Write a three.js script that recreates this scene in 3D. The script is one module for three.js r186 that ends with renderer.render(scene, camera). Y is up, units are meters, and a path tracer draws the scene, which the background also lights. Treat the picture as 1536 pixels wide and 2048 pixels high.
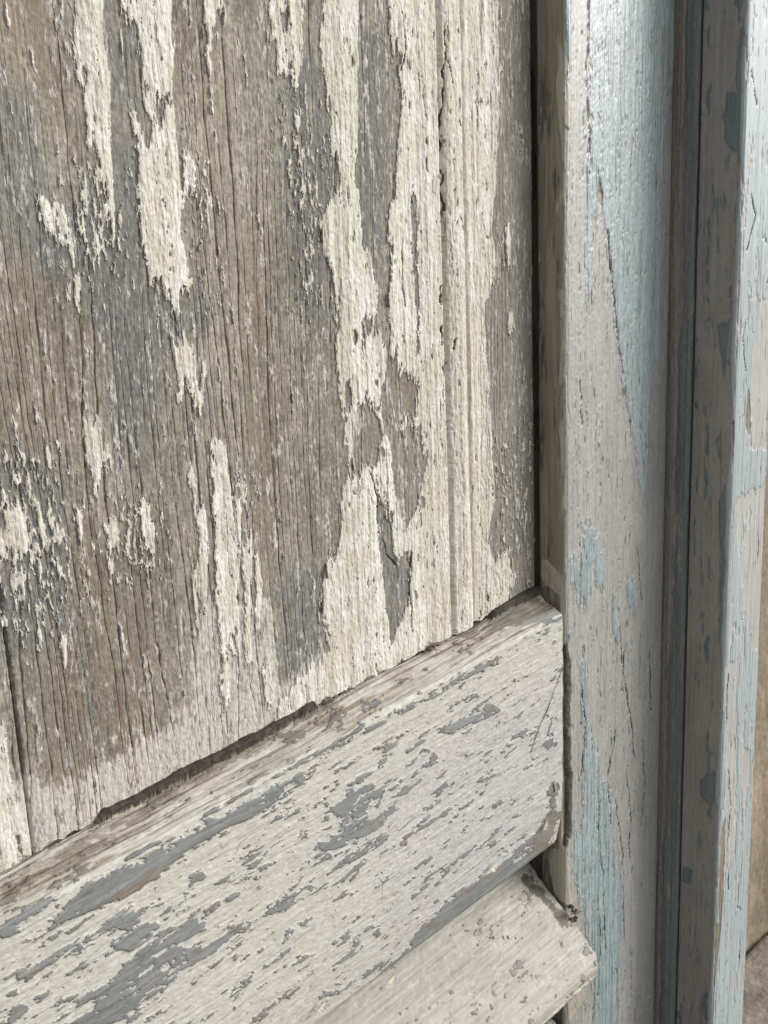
import * as THREE from 'three';
import { mergeGeometries } from 'three/addons/utils/BufferGeometryUtils.js';

// ---------------------------------------------------------------- camera, sky, sun, exposure
const scene = new THREE.Scene();
const camera = new THREE.PerspectiveCamera(2 * Math.atan(1024 / 2850) * 180 / Math.PI, 0.75, 0.02, 200);
camera.up.set(0.25607, 0.95222, -0.16644);
camera.position.set(-0.627304, 0.300795, 0.411707);
camera.lookAt(-0.627304 + 0.721147, 0.300795 - 0.302842, 0.411707 - 0.623084);

const sunDir = new THREE.Vector3(0.745, 0.21, 0.63).normalize();
{ // an overcast sky, a broad pale patch of thinner cloud round the hidden sun
  const W = 256, H = 128, d = new Float32Array(W * H * 4), v = new THREE.Vector3();
  for (let j = 0; j < H; j++) for (let i = 0; i < W; i++) {
    const el = ((j + 0.5) / H - 0.5) * Math.PI, az = ((i + 0.5) / W - 0.5) * 2 * Math.PI;
    v.set(Math.cos(el) * Math.cos(az), Math.sin(el), Math.cos(el) * Math.sin(az));
    const k = Math.max(0, v.dot(sunDir)), up = Math.max(0, v.y);
    const L = 0.25 + 0.3 * up + 3.0 * Math.pow(k, 6);
    const o = (j * W + i) * 4;
    d[o] = L * 0.96; d[o + 1] = L * 0.985; d[o + 2] = L * 1.04; d[o + 3] = 1;
  }
  const sky = new THREE.DataTexture(d, W, H, THREE.RGBAFormat, THREE.FloatType);
  sky.mapping = THREE.EquirectangularReflectionMapping;
  sky.magFilter = sky.minFilter = THREE.LinearFilter;
  sky.needsUpdate = true;
  scene.background = sky; scene.environment = sky;
}
const sun = new THREE.DirectionalLight(0xfff8ee, 1.5);
sun.position.copy(sunDir).multiplyScalar(6);
sun.castShadow = true; sun.shadow.radius = 55; sun.shadow.mapSize.set(2048, 2048);
Object.assign(sun.shadow.camera, { left: -1.5, right: 1.5, top: 1.5, bottom: -1.5, near: 0.1, far: 15 });
scene.add(sun, sun.target);

const renderer = new THREE.WebGLRenderer({ antialias: true });
renderer.toneMapping = THREE.LinearToneMapping;
renderer.toneMappingExposure = 1.3;
renderer.shadowMap.enabled = true;

// ---------------------------------------------------------------- small maths
function rng(seed) { let a = seed >>> 0; return () => { a = (a + 0x6d2b79f5) | 0; let t = Math.imul(a ^ (a >>> 15), 1 | a); t = (t + Math.imul(t ^ (t >>> 7), 61 | t)) ^ t; return ((t ^ (t >>> 14)) >>> 0) / 4294967296; }; }
const step = (a, b, x) => { const t = x <= a ? 0 : x >= b ? 1 : (x - a) / (b - a); return t * t * (3 - 2 * t); };
const mix = (a, b, t) => a + (b - a) * t;
const NT = 512, CELL = 16;
function tile(seed, octaves, gain = 0.5) { // a periodic noise tile, mean 0, deviation 1
  const out = new Float32Array(NT * NT), r = rng(seed);
  let cells = NT / CELL, amp = 1;
  for (let o = 0; o < octaves; o++, cells *= 2, amp *= gain) {
    const g = new Float32Array(cells * cells); for (let i = 0; i < g.length; i++) g[i] = r() * 2 - 1;
    const s = cells / NT;
    for (let y = 0; y < NT; y++) {
      const fy = y * s, iy = Math.floor(fy), ty = fy - iy, uy = ty * ty * (3 - 2 * ty), y0 = iy % cells, y1 = (iy + 1) % cells;
      for (let x = 0; x < NT; x++) {
        const fx = x * s, ix = Math.floor(fx), tx = fx - ix, ux = tx * tx * (3 - 2 * tx), x0 = ix % cells, x1 = (ix + 1) % cells;
        const a = g[y0 * cells + x0], b = g[y0 * cells + x1], c = g[y1 * cells + x0], e = g[y1 * cells + x1];
        out[y * NT + x] += amp * (a + (b - a) * ux + (c - a + (a - b - c + e) * ux) * uy);
      }
    }
  }
  let m = 0, v = 0; for (const q of out) m += q; m /= out.length; for (const q of out) v += (q - m) * (q - m);
  v = 1 / Math.sqrt(v / out.length); for (let i = 0; i < out.length; i++) out[i] = (out[i] - m) * v;
  return (x, y) => {
    x *= CELL; y *= CELL;
    const ix = Math.floor(x), iy = Math.floor(y), tx = x - ix, ty = y - iy;
    const x0 = ix & 511, x1 = (ix + 1) & 511, y0 = (iy & 511) * NT, y1 = ((iy + 1) & 511) * NT;
    const a = out[y0 + x0], b = out[y0 + x1], c = out[y1 + x0], e = out[y1 + x1];
    return a + (b - a) * tx + (c - a + (a - b - c + e) * tx) * ty;
  };
}
const S1 = tile(11, 1), S2 = tile(12, 1), S3 = tile(13, 2), F1 = tile(21, 5, 0.55), F2 = tile(22, 5, 0.6), F3 = tile(23, 5, 0.65), F4 = tile(24, 4, 0.7);

// ---------------------------------------------------------------- where the coats of paint are, in mm on each face: [along the grain, across]
const panelShapes = {};
panelShapes.cream = [
  [[335, -286.7], [335.3, -271.8], [314.8, -275.1], [304.4, -274.1], [290.3, -274.7], [276.1, -275.7], [261.7, -276.8], [245.3, -278.4], [240, -281], [258.5, -282.2], [266, -284.8], [273.2, -286.2], [277, -289.6], [287.4, -286.6], [296.9, -286.5], [306.5, -290.5], [316.6, -287.8]],
  [[318.2, -267.7], [319.9, -265.8], [308.6, -266.5], [311.2, -268.1]],
  [[335.4, -265.6], [335.8, -238.9], [313.5, -242.1], [307.1, -240.3], [290.8, -243.9], [277.8, -244.1], [260.8, -244.2], [241.7, -245.5], [229.9, -245], [218.7, -242.7], [216.5, -248.3], [208.7, -250], [209.2, -253.1], [217.6, -256.1], [221.7, -264.6], [234.4, -265.7], [248.7, -266.5], [262.6, -265.5], [271.5, -261.3], [278.5, -256.7], [289.6, -257.9], [300.4, -257.8], [317.2, -259.5], [319, -265.2]],
  [[293.6, -267.1], [286.3, -264.4], [280.8, -263.4], [273.2, -259.8], [268, -264.2], [275.4, -265.2], [287.3, -266.7]],
  [[270, -240.6], [265.9, -236.3], [250.6, -238.4], [249.1, -242.1], [244.5, -244.7]],
  [[254.1, -234.1], [254, -232.5], [238.4, -233.3], [240.5, -234.7]],
  [[332.5, -223.8], [332.6, -211.3], [321.5, -214.3], [320.6, -220.6], [308.6, -222.1], [297.5, -224.6], [313.3, -225.1]],
  [[332.9, -186.1], [333.2, -167.5], [321.4, -167.9], [314.6, -170.6], [305.6, -169.2], [294.2, -173.8], [294.9, -177.7], [303.9, -179], [292.5, -181.5], [296.2, -185.7], [310.9, -186.7], [315.7, -189.2]],
  [[289.8, -175.7], [277.5, -173.1], [261.4, -176.6], [269.7, -178]],
  [[337.3, -153.4], [337.6, -132.6], [262.8, -138.4], [253.2, -140.8], [240.9, -137.5], [220.9, -137.2], [208.5, -129.2], [190, -128.6], [181.3, -132.8], [172.7, -123.6], [156.3, -126], [149.9, -130.1], [132.3, -127.5], [137.2, -133.1], [148, -138.5], [148.5, -146.7], [137.3, -149.9], [120.6, -150.7], [118, -155.1], [140.9, -155.6], [162.6, -158.5], [181.2, -159.4], [187.2, -154.9], [207.9, -157.4], [217.6, -164.3], [232.9, -165.3], [243.9, -157.4], [246.6, -151.6], [263.7, -152], [259.8, -156.2], [282.8, -156], [305.4, -160.3]],
  [[338, -112.5], [339.4, -30.6], [279.2, -31.8], [231, -34.8], [214.2, -39.5], [193, -31.4], [191.3, -38], [177.2, -45.7], [156.7, -46.4], [145.9, -44.5], [103.8, -41.4], [74.4, -39.9], [52.6, -47.3], [41.2, -42.2], [42.8, -28.3], [23, -20.6], [7.2, -31.4], [3.6, -55.6], [4, -109.5], [4.9, -162.9], [6.2, -196.4], [9.7, -214.5], [22.4, -208.4], [27.9, -199.6], [29.1, -192.8], [32.9, -178.7], [38, -174.8], [61.3, -176.5], [81.4, -173.2], [76.9, -166.6], [93.9, -161.1], [110.7, -159.9], [116.3, -153.1], [117.3, -136.9], [130.1, -128.7], [126.5, -123.4], [132.2, -115.5], [134.6, -103.8], [151.5, -101], [157.7, -114], [169.9, -121.5], [193.5, -121.2], [211.5, -116.5], [232.5, -120.6], [243.1, -112.8], [269.6, -109.5], [282.6, -105.2], [293.7, -111.6]],
  [[154.9, -239], [153.4, -232.3], [146.1, -229.3], [128.6, -229.6], [101.7, -230.2], [78.8, -230.9], [54.5, -235.5], [54.8, -243], [82.7, -243.1], [116.1, -241.1], [135.7, -240.5]],
  [[199.2, -255.6], [196.7, -247.8], [193.5, -243.3], [183.1, -243.3], [170.2, -241.1], [164.2, -242.6], [172.6, -247.7], [174, -249.8], [173.9, -254.4], [185.3, -255]],
  [[184.6, -239.8], [183.7, -237.1], [172, -239.8], [174.5, -241.7]],
  [[176.5, -302.2], [174.6, -293.5], [167, -293.3], [154.5, -291.1], [154.1, -296.1], [145.8, -296.9], [144.9, -299.8], [160.2, -302.6], [169.3, -303.6]],
  [[257.8, -312.4], [258.1, -306.3], [253.9, -300.1], [242.1, -299.4], [233.7, -297.8], [233.1, -299.7], [242, -301.7], [244.9, -304.7], [249, -312.4]],
  [[252.5, -294.9], [250.4, -292.4], [238.5, -292.3], [242.5, -294.8]],
  [[231, -305], [230.4, -295.9], [214.6, -297.7], [216.9, -300.2], [227.3, -300.7]],
  [[132.7, -297.4], [133.5, -292.8], [130.9, -291.1], [123.4, -290.2], [121.2, -292], [124.3, -297.2]],
  [[131.4, -285.9], [123.9, -284.5], [115, -286.6], [116.2, -288.8]],
  [[138.7, -278.8], [136.5, -272.8], [129.4, -274.2], [122.4, -271.8], [113.5, -274.4], [113, -277.9], [120.6, -280.5]],
  [[119.2, -297.6], [118.4, -294.6], [107, -295.3], [109.9, -297.7]],
  [[94.9, -324.4], [93.8, -321.2], [78.2, -322.8], [81, -324.6]],
  [[215.5, -29.6], [216.2, -24.3], [209.5, -21.4], [199.6, -23.3], [197.7, -28.7]],
  [[172.6, -24.8], [173.4, -21.2], [165.1, -18.7], [161.7, -22.4], [166.2, -25.4]],
  [[144, -112.9], [140.5, -108.2], [132.8, -107], [127.9, -110], [135.6, -114.2]],
  [[136.7, -321.6], [135.3, -316.4], [130.4, -318.5], [132.3, -321.5]],
  [[167.6, -321.3], [167.9, -318.5], [160.2, -318.7], [159.9, -321.5]],
  [[168.2, -315.7], [167.2, -313.1], [160.6, -314.9]],
  [[132.5, -227.4], [129.5, -219.9], [113.5, -223.6], [89.6, -228.1], [52.9, -231], [53.9, -234], [101.6, -229.9]],
  [[103.7, -225.2], [103.2, -219.4], [76.3, -223.2], [45.7, -224.6], [47.3, -228.8]],
  [[99.3, -217.9], [80.7, -214.7], [58.1, -218.4], [61.7, -222.1]],
  [[146, -251.7], [134.6, -249.1], [126, -249.2], [126.8, -244], [105.9, -244.7], [80.1, -249.2], [83.4, -252.3], [112, -250.4], [132.2, -252.4]],
  [[102.1, -254.3], [99.1, -251.8], [65.8, -254.2], [68.9, -256.7]],
  [[52.5, -243.2], [50.8, -238.6], [29.5, -239.5], [26.5, -244.1]],
  [[43.9, -219.4], [42.1, -214.4], [21.8, -213.4], [18.8, -218.5]],
  [[152.1, -342.4], [151, -334.4], [139.3, -332.2], [129.2, -334.8], [133.1, -341.4], [144.2, -342.9]],
  [[126.7, -342.7], [123, -335.7], [114.3, -338], [118.6, -345.2]],
  [[150.3, -329.6], [149.7, -327.4], [132.5, -325.7], [125.2, -328], [138.4, -329]],
  [[136.1, -327.9], [133.3, -325.1], [123.6, -325.9], [126.3, -328.3]],
  [[162.1, -338.3], [161.4, -331.8], [155.2, -333.8], [155.5, -338.6]],
  [[142.7, -344.4], [138.2, -342], [130.9, -343.9], [134.7, -349.9]],
  [[143.2, -310.1], [143.6, -307.7], [132.5, -307.7], [130.2, -310.6]],
  [[242.7, -288.9], [240.5, -285.7], [229.4, -285.9], [231.6, -288.7]],
  [[249.2, -281], [247.1, -278.1], [235.9, -278.6], [238.1, -281.2]],
  [[79.3, -366.7], [70.1, -353.8], [44.9, -353.5], [27, -351.9], [12.3, -348.8], [3.4, -357.6], [5, -377.8]],
];
panelShapes.bare = [
  [[293, -253.3], [289, -245.9], [284.9, -245.4], [286.4, -249.5], [277.9, -251.8], [282.1, -254]],
  [[321.5, -182.8], [321.5, -177.2], [310.2, -179.1], [313.3, -182.4]],
  [[99.5, -135.5], [97.7, -128.9], [73.5, -124.6], [61.3, -118.7], [66.6, -114.5], [54, -112.1], [41.3, -114.3], [32.7, -121.1], [23.5, -129.5], [44, -131], [57.8, -133.2], [79.2, -135.6]],
  [[149, -146.6], [148.6, -139.2], [135.4, -130.2], [116.6, -134.4], [119.3, -147.2], [134.8, -149.4]],
  [[131, -123.8], [129.2, -102.2], [107.5, -96.5], [91.3, -104.1], [77.4, -115.5], [92.8, -119.7], [114, -123.4]],
  [[160.6, -125.8], [153.2, -116.2], [153.5, -104.8], [134.8, -104.6], [135.8, -115.3], [145.1, -118.5], [146.3, -124]],
  [[315.2, -131.2], [312.9, -112.9], [271.9, -111.8], [239.3, -120.2], [203.7, -127.8], [218.1, -132.8], [251.8, -136.1], [284, -136]],
  [[189.5, -140.3], [188.4, -133.4], [181.2, -135.3], [180.7, -140.2]],
  [[159.3, -153.6], [157.2, -148.9], [145.9, -151], [148.8, -153.6]],
  [[242.1, -102.7], [237.2, -98.5], [199.6, -98.2], [166, -99.1], [166.4, -101.4], [200.1, -101.2]],
  [[319.2, -109.1], [300, -107], [282.7, -106.9], [293.6, -109.2]],
];
panelShapes.pit = [
  [[229.4, -79.4], [224.7, -79.2]],
  [[193.6, -81], [186.3, -80.9]],
  [[174, -81.4], [165.3, -81]],
  [[153.9, -80.7], [150.6, -80.5]],
  [[166.3, -72.5], [161.9, -73.1]],
];
panelShapes.crack = [
  [[116.5, -138.8], [101.9, -135.3], [84.1, -134.9], [69.5, -128.7], [62.7, -123.3]],
  [[312.5, -74.1], [258.5, -78.4], [230.4, -77.4]],
  [[67, -111.4], [46.3, -113.3], [23.2, -112.9]],
  [[321.3, -104.7], [308.5, -101.9], [295.7, -106.2]],
];
panelShapes.lined = [
  [[257.1, -340.1], [235.5, -304.8], [199.8, -290.8], [241.9, -229.4], [266.6, -192.7], [239.2, -164.2], [34.9, -173.3], [22.6, -258.2], [15, -376.3]],
  [[314.2, -221.8], [313.9, -199.9], [226.6, -202.4], [230.1, -230.6]],
];
panelShapes.thin = [
  [[52.4, -370.7], [31.2, -322.4], [37.2, -271.1], [50.4, -237.4], [29.7, -207.8], [17.1, -160.2], [-2.2, -165.2], [-2, -289.6], [-2.1, -351.3], [5, -377.8]],
  [[85.5, -251.5], [72.2, -210.4], [22.4, -208.4], [15.4, -234.7], [21.4, -255.4], [54.2, -260.6]],
  [[38, -174.8], [16, -178.2], [17.5, -208.8], [27.3, -201.3]],
];
panelShapes.speckle = [
  [[268.8, -298.1], [267, -275.2], [216.9, -277.7], [221, -305.6]],
  [[174.8, -352.4], [169.1, -311.4], [125.7, -312.4], [86.7, -320], [98.2, -363.9]],
  [[274, -271.9], [271.8, -266.1], [234.8, -269.4], [224.2, -275.6]],
  [[296.2, -187.1], [284.8, -154.3], [181.6, -162.1], [198, -180.3], [245.6, -185.6]],
  [[142.1, -298.2], [138.4, -267.8], [98.8, -272.4], [106.2, -302.7]],
  [[279.3, -238.7], [263.2, -227.1], [201.2, -228], [211.4, -240.8]],
  [[86, -176.2], [82, -162.7], [34.9, -173.3], [38.5, -183.4]],
  [[134.3, -226], [131.4, -214.3], [107.8, -219.6], [114.3, -226.5]],
  [[112.5, -38], [111, -5.7], [12.8, -7.1], [46.2, -39.8]],
  [[120.4, -96.7], [97, -85.7], [90.7, -102.2]],
];
panelShapes.grey = [
  [[309.1, -332.3], [295.3, -309.8], [269.3, -304.7], [228.1, -303.6], [230.2, -318.9], [257.1, -340.1]],
  [[335.3, -270.2], [335.6, -253.7], [289.6, -259.1], [271.2, -257.6], [222.5, -263.3], [203.1, -252.5], [189.9, -257.9], [175.8, -268.7], [139.7, -273], [139.6, -280.8], [173.8, -288], [209.2, -289.6], [219.2, -305.9], [248.2, -305.4], [259.9, -297.1], [258.6, -283.4], [290.4, -275.8]],
  [[214.9, -251.2], [222.1, -231.4], [201.4, -229.4], [193.4, -242.7], [199.2, -252.9]],
  [[306, -187.7], [305.4, -159], [263.5, -149.3], [186.1, -161.8], [198, -180.3], [245.8, -188.6]],
  [[90.3, -207.2], [77.8, -173.5], [33.6, -176.9], [22.4, -208.4]],
  [[315.2, -132.5], [312.9, -108.8], [232.5, -120.6], [185.1, -127.1], [187.3, -141.2], [241.6, -144.3]],
  [[179.7, -247], [181.7, -235.7], [155.6, -232.7], [158.1, -243.8]],
  [[161.6, -153.4], [152.6, -143.5], [136.7, -147.5], [145.4, -154.6]],
  [[178.3, -351.9], [169.1, -311.4], [86.7, -320], [96.3, -364.1]],
];
panelShapes.flatgrey = [
  [[339.3, -33.9], [340.1, 11], [-7.2, 7.7], [13.3, -54.4], [104.8, -51.5], [182.7, -49], [206.7, -39.7]],
  [[151.3, -148.9], [150.4, -138.4], [134.6, -126.6], [127.5, -94.4], [99.5, -95.7], [76.3, -106.9], [80.6, -122.3], [118.7, -153]],
];
panelShapes.rust = [
  [[253.8, -340.6], [237.2, -317.9], [213.6, -305.5], [146.6, -315.6], [157, -355.1]],
  [[244.8, -219.3], [242.9, -200.8], [138.9, -198.1], [60.5, -211.5], [77.1, -225.6], [166.5, -222.9]],
  [[160.6, -125.8], [154.7, -104.7], [133.4, -103.9], [137.8, -124.6]],
  [[223.5, -270.7], [214.5, -261.6], [139, -270.4], [140.6, -276.8]],
  [[334.3, -328.6], [335, -289.3], [273.9, -295.2], [292, -310.3], [309.1, -332.3]],
  [[325.2, -240.1], [325.2, -225.9], [245.8, -229], [247.4, -244.9]],
  [[150.7, -316.2], [98.3, -277.8], [3.4, -280.5], [29.1, -337.4]],
];
const railtopShapes = {};
railtopShapes.grey = [
  [[-29.1, -26.3], [-5, -19.2], [1.1, -0.8], [-14.5, -0.4], [-28.2, -4.2], [-44.5, -10], [-61, -15.2]],
  [[-245.1, -3.9], [-232.1, -3.3], [-211.3, -2], [-182.6, -0.8], [-161.7, -1.6], [-173.4, -1.2], [-215.6, -0.4], [-248.2, -0.5]],
  [[-306.7, -2.1], [-273, -1.6], [-244.2, -2.8], [-252, -4.6], [-285.6, -3.1], [-320.8, -3.5]],
];
railtopShapes.dirt = [
  [[-367, -15.6], [-351.6, -15.5], [-295.8, -17.9], [-239.8, -20.7], [-163.7, -19.4], [-168.5, -16.5], [-243.7, -14.6], [-295.4, -11.7], [-349.6, -7.5], [-370.8, -10.1]],
  [[-77.7, -23.5], [-30.8, -24.9], [-5, -19.2], [0.4, -3.3], [-27.8, -8.2], [-69.4, -11.9]],
];
const railShapes = {};
railShapes.grey = [
  [[-359.5, 15.2], [-339.5, 0.2], [-310.6, 3.2], [-277.7, 3.8], [-258.9, 5.3], [-242.1, 5.5], [-216.2, 3.2], [-181.9, 1.4], [-145, 2.5], [-117.4, 3.6], [-79.4, 3.8], [-43, 3.8], [-33.6, 4.1], [-61.6, 5.9], [-113.4, 7], [-145.2, 6.4], [-175, 5], [-210.1, 9.6], [-242.6, 11.5], [-249.2, 14.7], [-262.5, 12.1], [-284.4, 12.5], [-312.3, 17.5], [-332.7, 15], [-350.6, 11.1]],
  [[-377.2, -4.2], [-364, -2.6], [-350.5, 1.2], [-364.5, 1.5], [-377.9, 0.8]],
  [[-378.2, 2.8], [-362.7, 4.7], [-369.8, 6.3], [-378.5, 4.8]],
  [[-199.8, 29.7], [-189.5, 33.1], [-176.4, 26.9], [-172.2, 29.3], [-169.7, 35.3], [-159.4, 39.3], [-160.4, 55.9], [-171, 56.5], [-185.1, 47.1], [-191.7, 39.2]],
  [[-204.6, 47.2], [-185.1, 47.1], [-172.5, 50.3], [-160, 48.4], [-159.8, 58.9], [-185.9, 58.1], [-206.7, 51.6]],
  [[-216.2, 64.1], [-197.1, 64.3], [-182.7, 64.6], [-160.9, 64], [-136.7, 66.9], [-161.2, 69.5], [-197.3, 66.9], [-213.2, 68.3]],
  [[-282.9, 25.3], [-275.9, 26.9], [-274.9, 32.2], [-279.7, 35.4], [-288.3, 35.1], [-293.1, 35.7], [-289.2, 30.5]],
  [[-275, 32.9], [-263.5, 36.3], [-262.2, 38.7], [-273.9, 36]],
  [[-321, 23.5], [-309.4, 26.5], [-314.1, 31.8], [-304, 38.4], [-279.9, 51.4], [-283.2, 55.1], [-305.4, 50.2], [-326.8, 49.7], [-328.8, 45], [-319.4, 43.1], [-328.9, 35.5], [-320.8, 32.9]],
  [[-364.5, 52.1], [-349.9, 51.5], [-326.8, 49.7], [-297.3, 53], [-266.3, 65], [-275.7, 67.5], [-295.9, 66.1], [-308, 72.8], [-326.8, 71.3], [-339.4, 67.5]],
  [[-243, 66.5], [-223, 63.3], [-224.5, 69.2], [-238.3, 68]],
  [[-184.7, 41.9], [-170.5, 42.2], [-144.4, 55.1], [-158.1, 55.3], [-177.2, 54.1], [-185.6, 54.2], [-196, 50]],
  [[-88.1, 67.6], [-61.7, 68], [-64.7, 72.8], [-77, 72.2]],
  [[-189.9, 63.3], [-164.4, 64.9], [-139.4, 65.6], [-146.7, 67.9], [-164.6, 68.1], [-190.2, 67.8]],
  [[-331.3, 23.7], [-318.6, 25.9], [-316.4, 28.9], [-329.2, 27.2]],
  [[-304.3, 28.7], [-293.2, 28.5], [-292, 31], [-300.5, 31.9]],
  [[-270.3, 44], [-252.2, 47], [-254, 49.4], [-266.2, 48.2]],
  [[-376.5, 37.8], [-360.3, 38.4], [-362.9, 40.3], [-374.7, 41.1]],
  [[-346.4, 24.7], [-343.9, 24.9], [-343.3, 29.8], [-347.1, 30]],
  [[-270.6, 92.3], [-253.3, 91.9], [-256.8, 94.6], [-269.4, 95.7]],
  [[-236.4, 84.1], [-222.9, 83.4], [-224.9, 86.4], [-233.5, 88.4]],
  [[-155.1, 44.5], [-135.7, 47.5], [-139, 50.3], [-153.4, 48]],
  [[-123.9, 55.6], [-105.2, 58.1], [-107.4, 60.6], [-122.1, 59.9]],
  [[-19.6, 70.2], [-8.4, 65.3], [-10.5, 77.1], [-18.7, 78.4]],
  [[-105.6, 17.9], [-79.8, 17.9], [-82.1, 19.9], [-103.6, 20.9]],
  [[-161.1, 17.4], [-142, 18.5], [-146, 21], [-160.5, 20.3]],
  [[-114.3, 25.7], [-66.7, 30.2], [-57.7, 36.6], [-106.2, 33.2]],
  [[-183.5, 23.8], [-150.2, 26], [-158, 28.2], [-183.7, 27.7]],
];
railShapes.band = [
  [[-359.5, 15.2], [-339.6, 0.8], [-310.7, 3.9], [-277.8, 4.2], [-258.9, 5.8], [-262.5, 12.1], [-284.4, 12.5], [-312.3, 17.5], [-332.7, 15], [-350.8, 12.2]],
  [[-249.2, 14.7], [-242.6, 10.8], [-216.8, 9.3], [-203.1, 6.2], [-210.2, 10.8], [-236.6, 14.2]],
  [[-377.4, -3.2], [-355, -0.1], [-357.6, 1.9], [-378, 1.2]],
];
railShapes.under = [
  [[-9.6, 99.9], [6.1, 100.2], [11.6, 163], [-111.3, 154.5], [-169.8, 157.7], [-228.8, 153.6], [-224.6, 144.8], [-196.2, 150.7], [-171.3, 149.4], [-165.1, 145.5], [-157.1, 144.7], [-131.9, 134], [-114.6, 129.6], [-96.9, 128], [-76.5, 130.6], [-55.1, 129.5], [-40.4, 127.7], [-26.3, 127.3], [-20.1, 121.1], [-14.9, 114.4], [-17.4, 104.5]],
];
railShapes.olive = [
  [[-17.3, 96.5], [6.1, 100.2], [11.6, 142.5], [-15.1, 143.2], [-35.6, 139.7], [-35.5, 133.3], [-22.7, 119.9]],
  [[-359.6, 16.3], [-332.6, 13.9], [-292.9, 13.1], [-264, 11.4], [-246, 13.7], [-247.7, 15.8], [-261.2, 13.9], [-284.6, 14.8], [-315.4, 20.6], [-343, 17.5]],
];
railShapes.keep = [
  [[-49.4, 133.6], [-36.5, 134.4], [-38.1, 137.9], [-47.5, 137.1]],
  [[-40.5, 132.5], [-30.4, 132.5], [-31.5, 135.2]],
  [[-4.5, 128.3], [2.4, 128.2], [2.9, 146.8], [-9.9, 142.4]],
  [[-8.6, 98.7], [3.5, 100.7], [3.4, 125.4], [-5.6, 122.9]],
];
railShapes.crack = [
  [[0.4, 30.7], [-14.4, 48.9], [-24.5, 58.9], [-33.6, 72.2]],
  [[-12, 60.8], [-17.1, 68.1]],
];
railShapes.speckle = [
  [[-378.2, 2.8], [-249.4, 17], [-14.2, 26], [-9.5, 80.7], [-187.9, 86.9], [-339.4, 67.5], [-383.7, 40.3]],
  [[-105.6, 17.9], [-14.3, 32.1], [-14.4, 53.6], [-106.5, 40.2]],
  [[-217.6, 19.1], [-106.5, 40.2], [-81.4, 68.5], [-187.9, 86.9], [-254, 65.3]],
];
const postShapes = {};
postShapes.teal = [
  [[343.8, 21], [345.7, 109.6], [285.8, 109.5], [259.3, 102.8], [218.6, 98.2], [132.2, 100.4], [116.2, 90.6], [74.4, 88.5], [43, 86.6], [57.1, 77.5], [84.2, 72.3], [113.1, 61.6], [146.3, 52.8], [186.2, 45.3], [208.3, 40.4], [216.6, 36.7], [237.8, 33.5], [261.4, 24.5], [296.1, 22.3]],
  [[264, 22.5], [243, 33.4], [214.5, 31.8], [217.8, 25.3], [177.9, 27.1], [175.2, 23.2], [194.9, 19.6]],
  [[32.4, 2.6], [30.8, 11.3], [15.9, 14.9], [41, 19], [46, 22.6], [33.5, 34.8], [13.4, 41], [3.9, 39.5], [9.2, 32.4], [19.9, 29.6], [5, 28.2], [-2.5, 19.2], [7.3, 11.3], [18.1, 5.6]],
  [[-1.2, 63], [0.6, 72.7], [-14.4, 79.5], [-27.6, 78.1], [-21.8, 70.4]],
  [[-4.5, 48.5], [-6, 53], [-39.7, 58.1], [-28, 52.2]],
  [[-33.7, 12.5], [-37.6, 19.9], [-53.9, 27.1], [-63.8, 23.3], [-78.2, 24.5], [-92.2, 30.7], [-104.9, 36.4], [-122.6, 37.8], [-131.9, 49.4], [-149.8, 56.2], [-166.3, 52.9], [-203.9, 63.8], [-237.5, 64.5], [-331.8, 61.4], [-311.9, 29.8], [-257.4, 33.5], [-206.6, 20.3], [-176.2, 9], [-148.8, 9], [-142.5, 17.2], [-113.4, 19.8], [-99.9, 19.2], [-91.2, 21.9], [-54.9, 16.8]],
  [[343.3, -0.7], [343.4, 5.5], [282.1, 4.6], [282.2, 1]],
];
postShapes.bare = [
  [[237.9, 32.5], [227.1, 36.6], [220.8, 34.7], [225, 31.2]],
  [[309.6, 112.9], [301.5, 120.6], [277.5, 118.4], [245, 113], [272.4, 109.5]],
];
postShapes.crack = [
  [[339.1, 20.1], [310.6, 21.2], [288.8, 19.5], [264, 22.5], [238.6, 23.7]],
  [[208.3, 40.4], [186.2, 45.3], [146.2, 53.4], [112.9, 62.7]],
  [[-53.4, 16.3], [-78.1, 21.8], [-93.5, 19.7], [-111.5, 15.4]],
  [[-158.3, 51], [-125.1, 46.4], [-95, 55.7]],
  [[-135, 37.9], [-147.5, 35.2], [-189, 41.5], [-245.5, 45.2]],
  [[-27.1, 59], [-54.3, 62.5], [-95.3, 73.4], [-125.3, 79]],
  [[-142.9, 55.4], [-182.8, 65.2], [-250.9, 68.5]],
  [[-115, 87.9], [-145, 91.9], [-175.8, 88.5]],
  [[-135.5, 70.2], [-166, 75.2], [-186.7, 73.2], [-212.1, 80.1]],
  [[-195.3, 32.8], [-227.4, 39], [-274.6, 37.2]],
  [[-56, 95.2], [-98.4, 98.5]],
  [[130.9, 14.5], [105.2, 17.1]],
  [[-42.1, 65.1], [-70.8, 62.2]],
  [[18, 78.1], [-18.9, 83.2]],
];
const returnShapes = {};
returnShapes.cream = [
  [[338.9, -2.2], [338.4, 4.5], [262.8, 4.5], [265.3, -0.6], [289.6, -2.9], [308.5, 0.1]],
  [[30.1, -16], [29.2, -12.9], [22.1, -3.6], [13.9, -0.3], [10.1, -3.6], [13.9, -14.4], [19.3, -17.1]],
  [[-155.5, -11.9], [-146.8, 3], [-193.5, 5.9], [-184.9, -7.7], [-168.9, -11.3]],
  [[-242.1, -0.6], [-234.3, 17.3], [-268.4, 21], [-276.8, 3]],
];
const casingShapes = {};
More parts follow.
